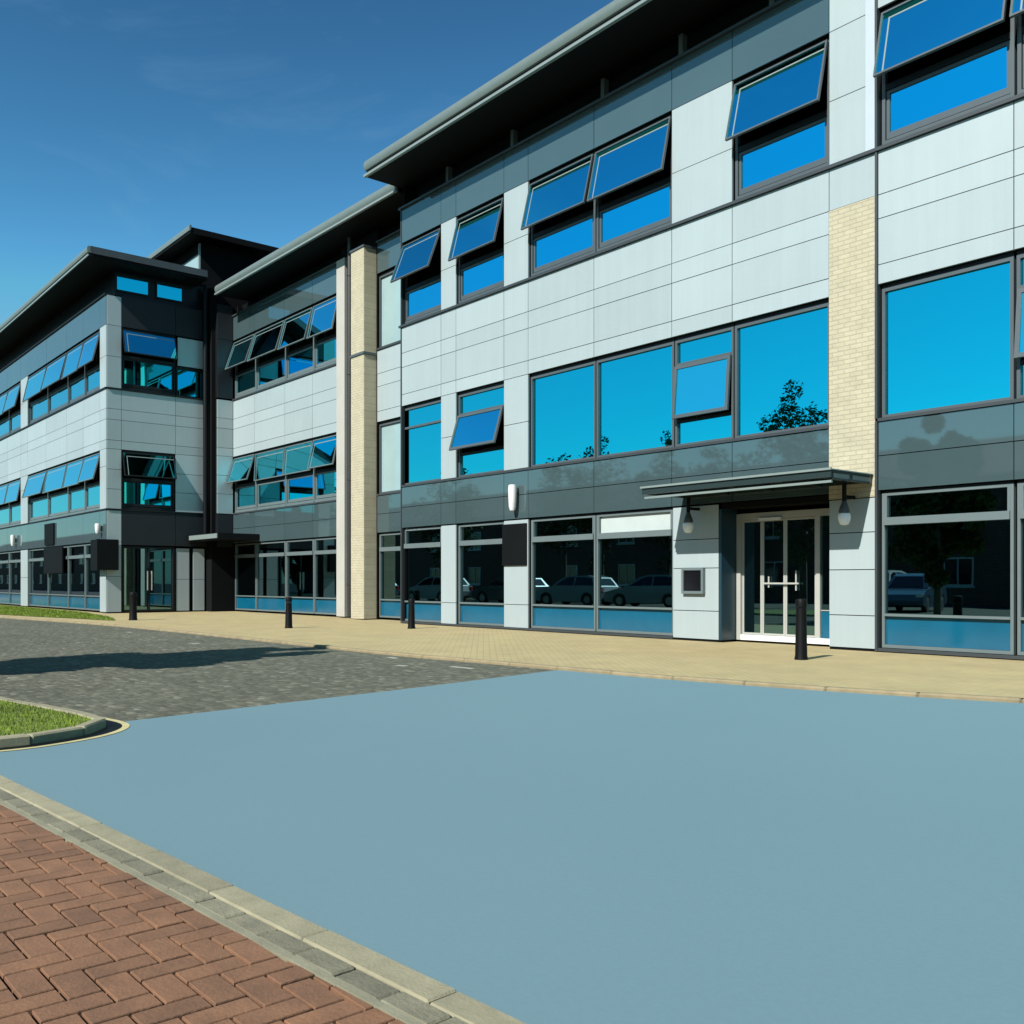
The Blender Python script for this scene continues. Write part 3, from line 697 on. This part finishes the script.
# grass strip along the far block
gs = cat([(-62, 10.3), (-50, 10.35), (-38, 10.3), (-34.6, 9.95), (-31.5, 9.55), (-29.2, 9.05), (-28.7, 8.75), (-31, 8.35), (-34, 7.75), (-42, 6.6), (-52, 5.75), (-62, 5.3)], 4, True)
sheet('grass_ground', gs, .004, M['soil'])
def inpoly(x, y, P):
    c = False
    for (x0, y0), (x1, y1) in zip(P, P[1:]+P[:1]):
        if (y0 > y) != (y1 > y) and x < (x1-x0)*(y-y0)/(y1-y0)+x0: c = not c
    return c
def blades(name, P, z, n, bx, h0, h1, wd_):
    mb = MB(); k = 0
    while k < n:
        x, y = random.uniform(bx[0], bx[1]), random.uniform(bx[2], bx[3])
        if not inpoly(x, y, P): k += .02; continue
        k += 1
        a = random.uniform(0, 6.28); h = random.uniform(h0, h1); dx, dy = math.cos(a)*wd_, math.sin(a)*wd_; lx, ly = random.gauss(0, .4)*h, random.gauss(0, .4)*h
        mb.poly([(x-dx, y-dy, z-.005), (x+dx, y+dy, z-.005), (x+lx, y+ly, z+h)])
    o = mb.build(name, M['grassblade'], fix=False); return struct(o, 'stuff')
blades('grass', offset(ins, .015), .012, 52000, (-14, -7.3, -.6, 2.5), .012, .028, .004)
blades('grass', gs, .004, 26000, (-50, -28.6, 6, 10.4), .02, .045, .012)

# ================================================================== BOLLARDS
def bollard(x, y, h, r, label):
    t = thing('bollard', label, 'bollard', (x, y, -.01), 'black bollards along the pavement')
    a = MB(); a.lathe((x, y, -.01), [(r*1.12, 0), (r*1.10, .02), (r, .06), (r*.86, h-.16), (r*.86, h-.12)], 24); a.build('post', M['black'], t, smooth=True)
    b_ = MB(); b_.lathe((x, y, h-.12), [(r*.92, 0), (r*.93, .02), (r*.93, .09), (r*.86, .112), (r*.5, .122)], 24); b_.build('cap', M['black'], t, smooth=True)
bollard(-7.92, 11.95, .86, .085, 'tall black bollard in front of the entrance doors, nearest one')
bollard(-19.1, 12.75, .70, .085, 'short black bollard before the dark ground window right of the brick pier')
bollard(-21.2, 10.62, .74, .085, 'black bollard before the ground windows of the middle wing')
bollard(-28.5, 9.35, .80, .11, 'black bollard beside the grass tip near the far shaded entrance')

# ================================================================== TREES
def tree(x, y, h, cr, cz, label, n=5200, seed=1, leaf=.085, squash=1.):
    rnd = random.Random(seed)
    t = thing('tree', label, 'tree', (x, y, 0), 'trees across the road')
    tk = MB(); tk.tube((x, y, -.1), (x+.03, y, h*.35), .11*h/6, .085*h/6, 10); tk.tube((x+.03, y, h*.35), (x, y+.05, h*.8), .085*h/6, .02, 8)
    tips = []
    for k in range(16):
        a = rnd.uniform(0, 6.28); z0 = h*rnd.uniform(.3, .7); L = cr*rnd.uniform(.55, .98); el = rnd.uniform(.25, 1.0)
        p1 = (x+math.cos(a)*L*math.cos(el), y+math.sin(a)*L*math.cos(el), z0+L*math.sin(el)*squash)
        tk.tube((x, y, z0), p1, .04*h/6, .01, 6); tips.append(Vector(p1))
    tk.build('trunk', M['bark'], t, smooth=True)
    cl_ = []
    for k in range(46):
        while True:
            v = Vector((rnd.uniform(-1, 1), rnd.uniform(-1, 1), rnd.uniform(-1, 1)))
            if .25 < v.length < 1: break
        w_ = 1-.35*max(0, v.z)
        cl_.append((Vector((x+v.x*cr*w_, y+v.y*cr*w_, cz+v.z*(h-cz))), cr*rnd.uniform(.16, .34)))
    cl_ += [(p, cr*.25) for p in tips]
    cl_.append((Vector((x, y, h-.25)), .22*cr))
    mb = MB()
    for k in range(n):
        c, r_ = rnd.choice(cl_); d = Vector((rnd.gauss(0, 1), rnd.gauss(0, 1), rnd.gauss(0, 1))).normalized()*r_*rnd.uniform(.3, 1.)**.5
        p = c+d
        if p.z < .8: continue
        a = Vector((rnd.gauss(0, 1), rnd.gauss(0, 1), rnd.gauss(0, 1))).normalized(); b_ = a.orthogonal().normalized(); s_ = leaf*rnd.uniform(.7, 1.3)
        mb.poly([p-a*s_, p+b_*s_*.5, p+a*s_, p-b_*s_*.5])
    mb.build('crown', M['leaf'], t, fix=False)
tree(-13.7, 1.05, 6.0, 1.42, 3.6, 'young leafy tree on the grass island just left of view, its shadow crossing the setts', 17000, 3, .10)
tree(-24.7, -8.0, 9.8, 2.3, 5.6, 'taller leafy tree mirrored in the first floor window left of the brick pier', 8000, 5, .10)
tree(-34.5, -15.0, 8.6, 1.9, 5.2, 'slender tree across the road, mirrored behind the canopy in the dark band', 4200, 8, .12)
tree(-38.5, -15.5, 10.0, 2.0, 6.0, 'tree across the road mirrored at the open first floor sash', 4200, 9, .12)
tree(-43.2, -14.6, 10.2, 2.3, 6.0, 'tree across the road mirrored between the two wide first floor panes', 4200, 10, .12)
tree(-47.5, -15.4, 9.6, 2.1, 6.0, 'tree across the road mirrored at the left of the first wide pane', 4200, 11, .12)
tree(-58.0, -14.0, 9.6, 2.8, 6.0, 'broad tree across the road facing the far block', 4600, 12, .13)
tree(-70.0, -11.0, 10.6, 3.2, 6.2, 'broadest tree across the road at the far left', 4600, 13, .13)

# ================================================================== OPPOSITE BUILDING
opp = thing('brick_building', 'long dark red brick building across the road, mirrored in the ground floor glass', 'building', (-25, -24, 0))
yo = -22.0
wb = MB(); wb.box(-230, 30, yo-10, yo, -.1, 6.6); wb.build('wall', M['redbrick'], opp)
rf = MB(); rf.prism_x([(yo+.5, 6.602), (yo-5, 9.2), (yo-10.5, 6.602)], -230.5, 30.5); rf.build('roof', M['tiles'], opp)
for k in range(40):
    for z0 in (.9, 3.9):
        x = -210+k*6
        f_ = MB()
        f_.box(x-.8, x-.72, yo+.002, yo+.06, z0, z0+1.5); f_.box(x+.72, x+.8, yo+.002, yo+.06, z0, z0+1.5); f_.box(x-.72, x+.72, yo+.002, yo+.06, z0, z0+.08); f_.box(x-.72, x+.72, yo+.002, yo+.06, z0+1.42, z0+1.5); f_.box(x-.03, x+.03, yo+.002, yo+.06, z0+.08, z0+1.42)
        f_.box(x-.9, x+.9, yo+.002, yo+.12, z0-.1, z0-.005)
        fo = f_.build('window', M['white'], opp)
        p_ = MB(); p_.box(x-.72, x-.03, yo+.003, yo+.02, z0+.08, z0+1.42); p_.box(x+.03, x+.72, yo+.003, yo+.02, z0+.08, z0+1.42); p_.build('pane', M['carglass'], fo)

# ================================================================== CARS
def car(x, y, rz, paint, label, tall=1.):
    t = thing('parked_car', label, 'car', (x, y, -.052), 'cars parked across the road')
    L = 4.2; 
    prof = [(-2.05, .32), (-2.12, .55), (-2.08, .80), (-1.95, .93*tall)] 
    side_low = [(-2.1,.38),(-2.12,.62),(-2.02,.92),(-1.2,.98),(.75,.95),(1.55,.82),(2.02,.68),(2.1,.45),(2.05,.28)]
    cab = [(-1.95,.92),(-1.62,1.36*tall),(-1.1,1.47*tall),(-.1,1.48*tall),(.35,1.38*tall),(1.02,.93)]
    def arch(cx): return [(cx+.36*math.cos(a), .30+.36*math.sin(a)) for a in [math.pi*k/8 for k in range(0, 9)]]
    lower = side_low+[(1.68,.2)]+[p for p in arch(1.28)]+[(.9,.2)]+[(-.88,.2)]+[p for p in arch(-1.26)]+[(-1.64,.2)]
    bm_ = bmesh.new()
    def loft(outline, halfs):
        rings = []
        for sgn, hw_f in halfs:
            rings.append([bm_.verts.new((px, sgn*hw_f(pz), pz)) for px, pz in outline])
        n = len(outline)
        for r0, r1 in zip(rings, rings[1:]):
            for k in range(n): bm_.faces.new([r0[k], r0[(k+1) % n], r1[(k+1) % n], r1[k]])
        bm_.faces.new(rings[0][::-1]); bm_.faces.new(rings[-1])
    hw = lambda z: .86 if z < .75 else .86-.12*(z-.75)
    loft(lower, [(-1, hw), (-1, lambda z: hw(z)-.06), (1, lambda z: hw(z)-.06), (1, hw)])
    hc = lambda z: .80-.42*(z-.92)
    loft(cab, [(-1, hc), (1, hc)])
    bmesh.ops.recalc_face_normals(bm_, faces=bm_.faces[:])
    me = bpy.data.meshes.new('body'); bm_.to_mesh(me); bm_.free(); me.materials.append(paint)
    objs = []
    bo = bpy.data.objects.new('body', me); col.objects.link(bo); bo.parent = t
    w_ = MB()
    for sg_ in (-1, 1):
        def q(pts):
            i0 = len(w_.v); n = len(pts)
            w_.v += [(px, sg_*(hc(pz)+.004), pz) for px, pz in pts]+[(px, sg_*(hc(pz)-.02), pz) for px, pz in pts]
            w_.f.append(tuple(range(i0, i0+n))); w_.mi.append(0)
            for k in range(n): w_.f.append((i0+k, i0+(k+1) % n, i0+n+(k+1) % n, i0+n+k)); w_.mi.append(0)
        q([(-1.62, .98), (-1.42, 1.32*tall), (-1.0, 1.39*tall), (-.42, 1.40*tall), (-.42, .98)]); q([(-.34, .98), (-.34, 1.40*tall), (-.08, 1.40*tall), (.28, 1.30*tall), (.80, .98)])
    def sc2(p0, p1):
        w_.quadbox([(p0[0], -.62, p0[1]), (p0[0], .62, p0[1]), (p0[0]-.02, .62, p0[1]-.02), (p0[0]-.02, -.62, p0[1]-.02), (p1[0], -.5, p1[1]), (p1[0], .5, p1[1]), (p1[0]-.02, .5, p1[1]-.02), (p1[0]-.02, -.5, p1[1]-.02)])
    sc2((.975, .975), (.42, 1.345*tall)); sc2((-1.90, 1.0), (-1.66, 1.32*tall))
    wo = w_.build('windows', M['carglass']); wo.parent = t
    for cx in (1.28, -1.26):
        for sg_ in (-1, 1):
            ty = MB(); ty.tube((cx, sg_*.66, .30), (cx, sg_*.85, .30), .30, n=22); o_ = ty.build('wheel', M['tyre'], smooth=True); o_.parent = t
            ri = MB(); ri.tube((cx, sg_*.80, .30), (cx, sg_*.862, .30), .2, .18, n=14); o2 = ri.build('rim', M['rim'], smooth=True); o2.parent = o_
    for sg_ in (-1, 1):
        hl = MB(); hl.box(1.86, 2.085, sg_*.72-.13, sg_*.72+.13, .58, .70); o_ = hl.build('headlight', M['lens'], bevel=.02); o_.parent = t
        tl = MB(); tl.box(-2.14, -2.0, sg_*.72-.1, sg_*.72+.1, .64, .88); o_ = tl.build('tail_light', M['redlens'], bevel=.02); o_.parent = t
    t.rotation_euler = (0, 0, rz)
car(-18.9, -7.4, R(75), M['carblue'], 'slate blue car mirrored low in the window right of the brick pier')
car(-23.6, -13.5, R(85), M['carwhite'], 'white tall car mirrored in the window right of the brick pier', 1.15)
car(-29.9, -4.6, R(165), M['carsilver'], 'silver car mirrored under the white blind left of the entrance')
car(-34.5, -4.2, R(172), M['carsilver'], 'second silver car mirrored left of the one under the blind')
car(-39.4, -4.0, R(170), M['cardark'], 'charcoal car mirrored on both sides of the black sign panel near the entrance')
car(-45.5, -3.5, R(172), M['carsilver'], 'silver car mirrored in the ground window left of the black sign panel')
car(-55.0, -3.0, R(172), M['carblue'], 'slate blue car parked farthest left across the road')

# ================================================================== LIGHT, SKY, CAMERA
EL = R(40); sx, syv = .19, -.982
sun = bpy.data.lights.new('sun', 'SUN'); sun.energy = 5.0; sun.angle = R(.5); sun.color = (1., .98, .93)
so = bpy.data.objects.new('sun', sun); col.objects.link(so)
D = Vector((-sx*math.cos(EL), -syv*math.cos(EL), -math.sin(EL)))
so.rotation_euler = D.to_track_quat('-Z', 'Y').to_euler()
world = bpy.data.worlds.new('World'); sc.world = world; world.use_nodes = True
nt = world.node_tree; bg = nt.nodes['Background']
sky = nt.nodes.new('ShaderNodeTexSky'); sky.sky_type = 'NISHITA'; sky.sun_disc = False
sky.sun_elevation = EL; sky.sun_rotation = math.atan2(sx, syv); sky.air_density = 1.0; sky.dust_density = .2; sky.ozone_density = 2.5
gmn = nt.nodes.new('ShaderNodeGamma'); gmn.inputs['Gamma'].default_value = 2.1
nt.links.new(sky.outputs[0], gmn.inputs[0])
hs = nt.nodes.new('ShaderNodeMix'); hs.data_type = 'RGBA'; hs.blend_type = 'MULTIPLY'; hs.inputs[0].default_value = 1
nt.links.new(gmn.outputs[0], hs.inputs[6]); hs.inputs[7].default_value = (.416, .533, .334, 1)
# faint wisps of cirrus
tcw = nt.nodes.new('ShaderNodeTexCoord'); mpw = nt.nodes.new('ShaderNodeMapping'); mpw.inputs['Scale'].default_value = (2.2, 3.0, 9.0); mpw.inputs['Rotation'].default_value = (.2, .1, .5)
nz = nt.nodes.new('ShaderNodeTexNoise'); nz.inputs['Scale'].default_value = 1.6; nz.inputs['Detail'].default_value = 7; nz.inputs['Roughness'].default_value = .62; nz.inputs['Distortion'].default_value = .6
nt.links.new(tcw.outputs['Generated'], mpw.inputs[0]); nt.links.new(mpw.outputs[0], nz.inputs['Vector'])
rw = nt.nodes.new('ShaderNodeValToRGB'); rw.color_ramp.elements[0].position = .53; rw.color_ramp.elements[0].color = (0, 0, 0, 1); rw.color_ramp.elements[1].position = .88; rw.color_ramp.elements[1].color = (.20, .20, .20, 1)
nt.links.new(nz.outputs['Fac'], rw.inputs[0])
mx = nt.nodes.new('ShaderNodeMix'); mx.data_type = 'RGBA'
nt.links.new(rw.outputs[0], mx.inputs[0]); cap = nt.nodes.new('ShaderNodeMix'); cap.data_type = 'RGBA'; cap.blend_type = 'DARKEN'; cap.inputs[0].default_value = .82
nt.links.new(hs.outputs[2], cap.inputs[6]); cap.inputs[7].default_value = (1.75, 4.7, 7.1, 1)      # keep the glow round the sun from washing out the blue
nt.links.new(cap.outputs[2], mx.inputs[6]); mx.inputs[7].default_value = (3.2, 5.6, 7.4, 1)
nt.links.new(mx.outputs[2], bg.inputs['Color']); bg.inputs['Strength'].default_value = .0505
cam = bpy.data.cameras.new('camera'); co = bpy.data.objects.new('camera', cam); col.objects.link(co); sc.camera = co
co.location = (0, 0, 1.1); co.rotation_euler = (R(90), 0, math.atan2(.7694, .6388))
cam.sensor_width = 36; cam.lens = 33.75; cam.shift_y = 70/1024; cam.clip_end = 3000; cam.clip_start = .05
sc.view_settings.view_transform = 'Standard'; sc.view_settings.look = 'None'; sc.view_settings.exposure = .9; sc.view_settings.gamma = 1
sc.render.engine = 'CYCLES'
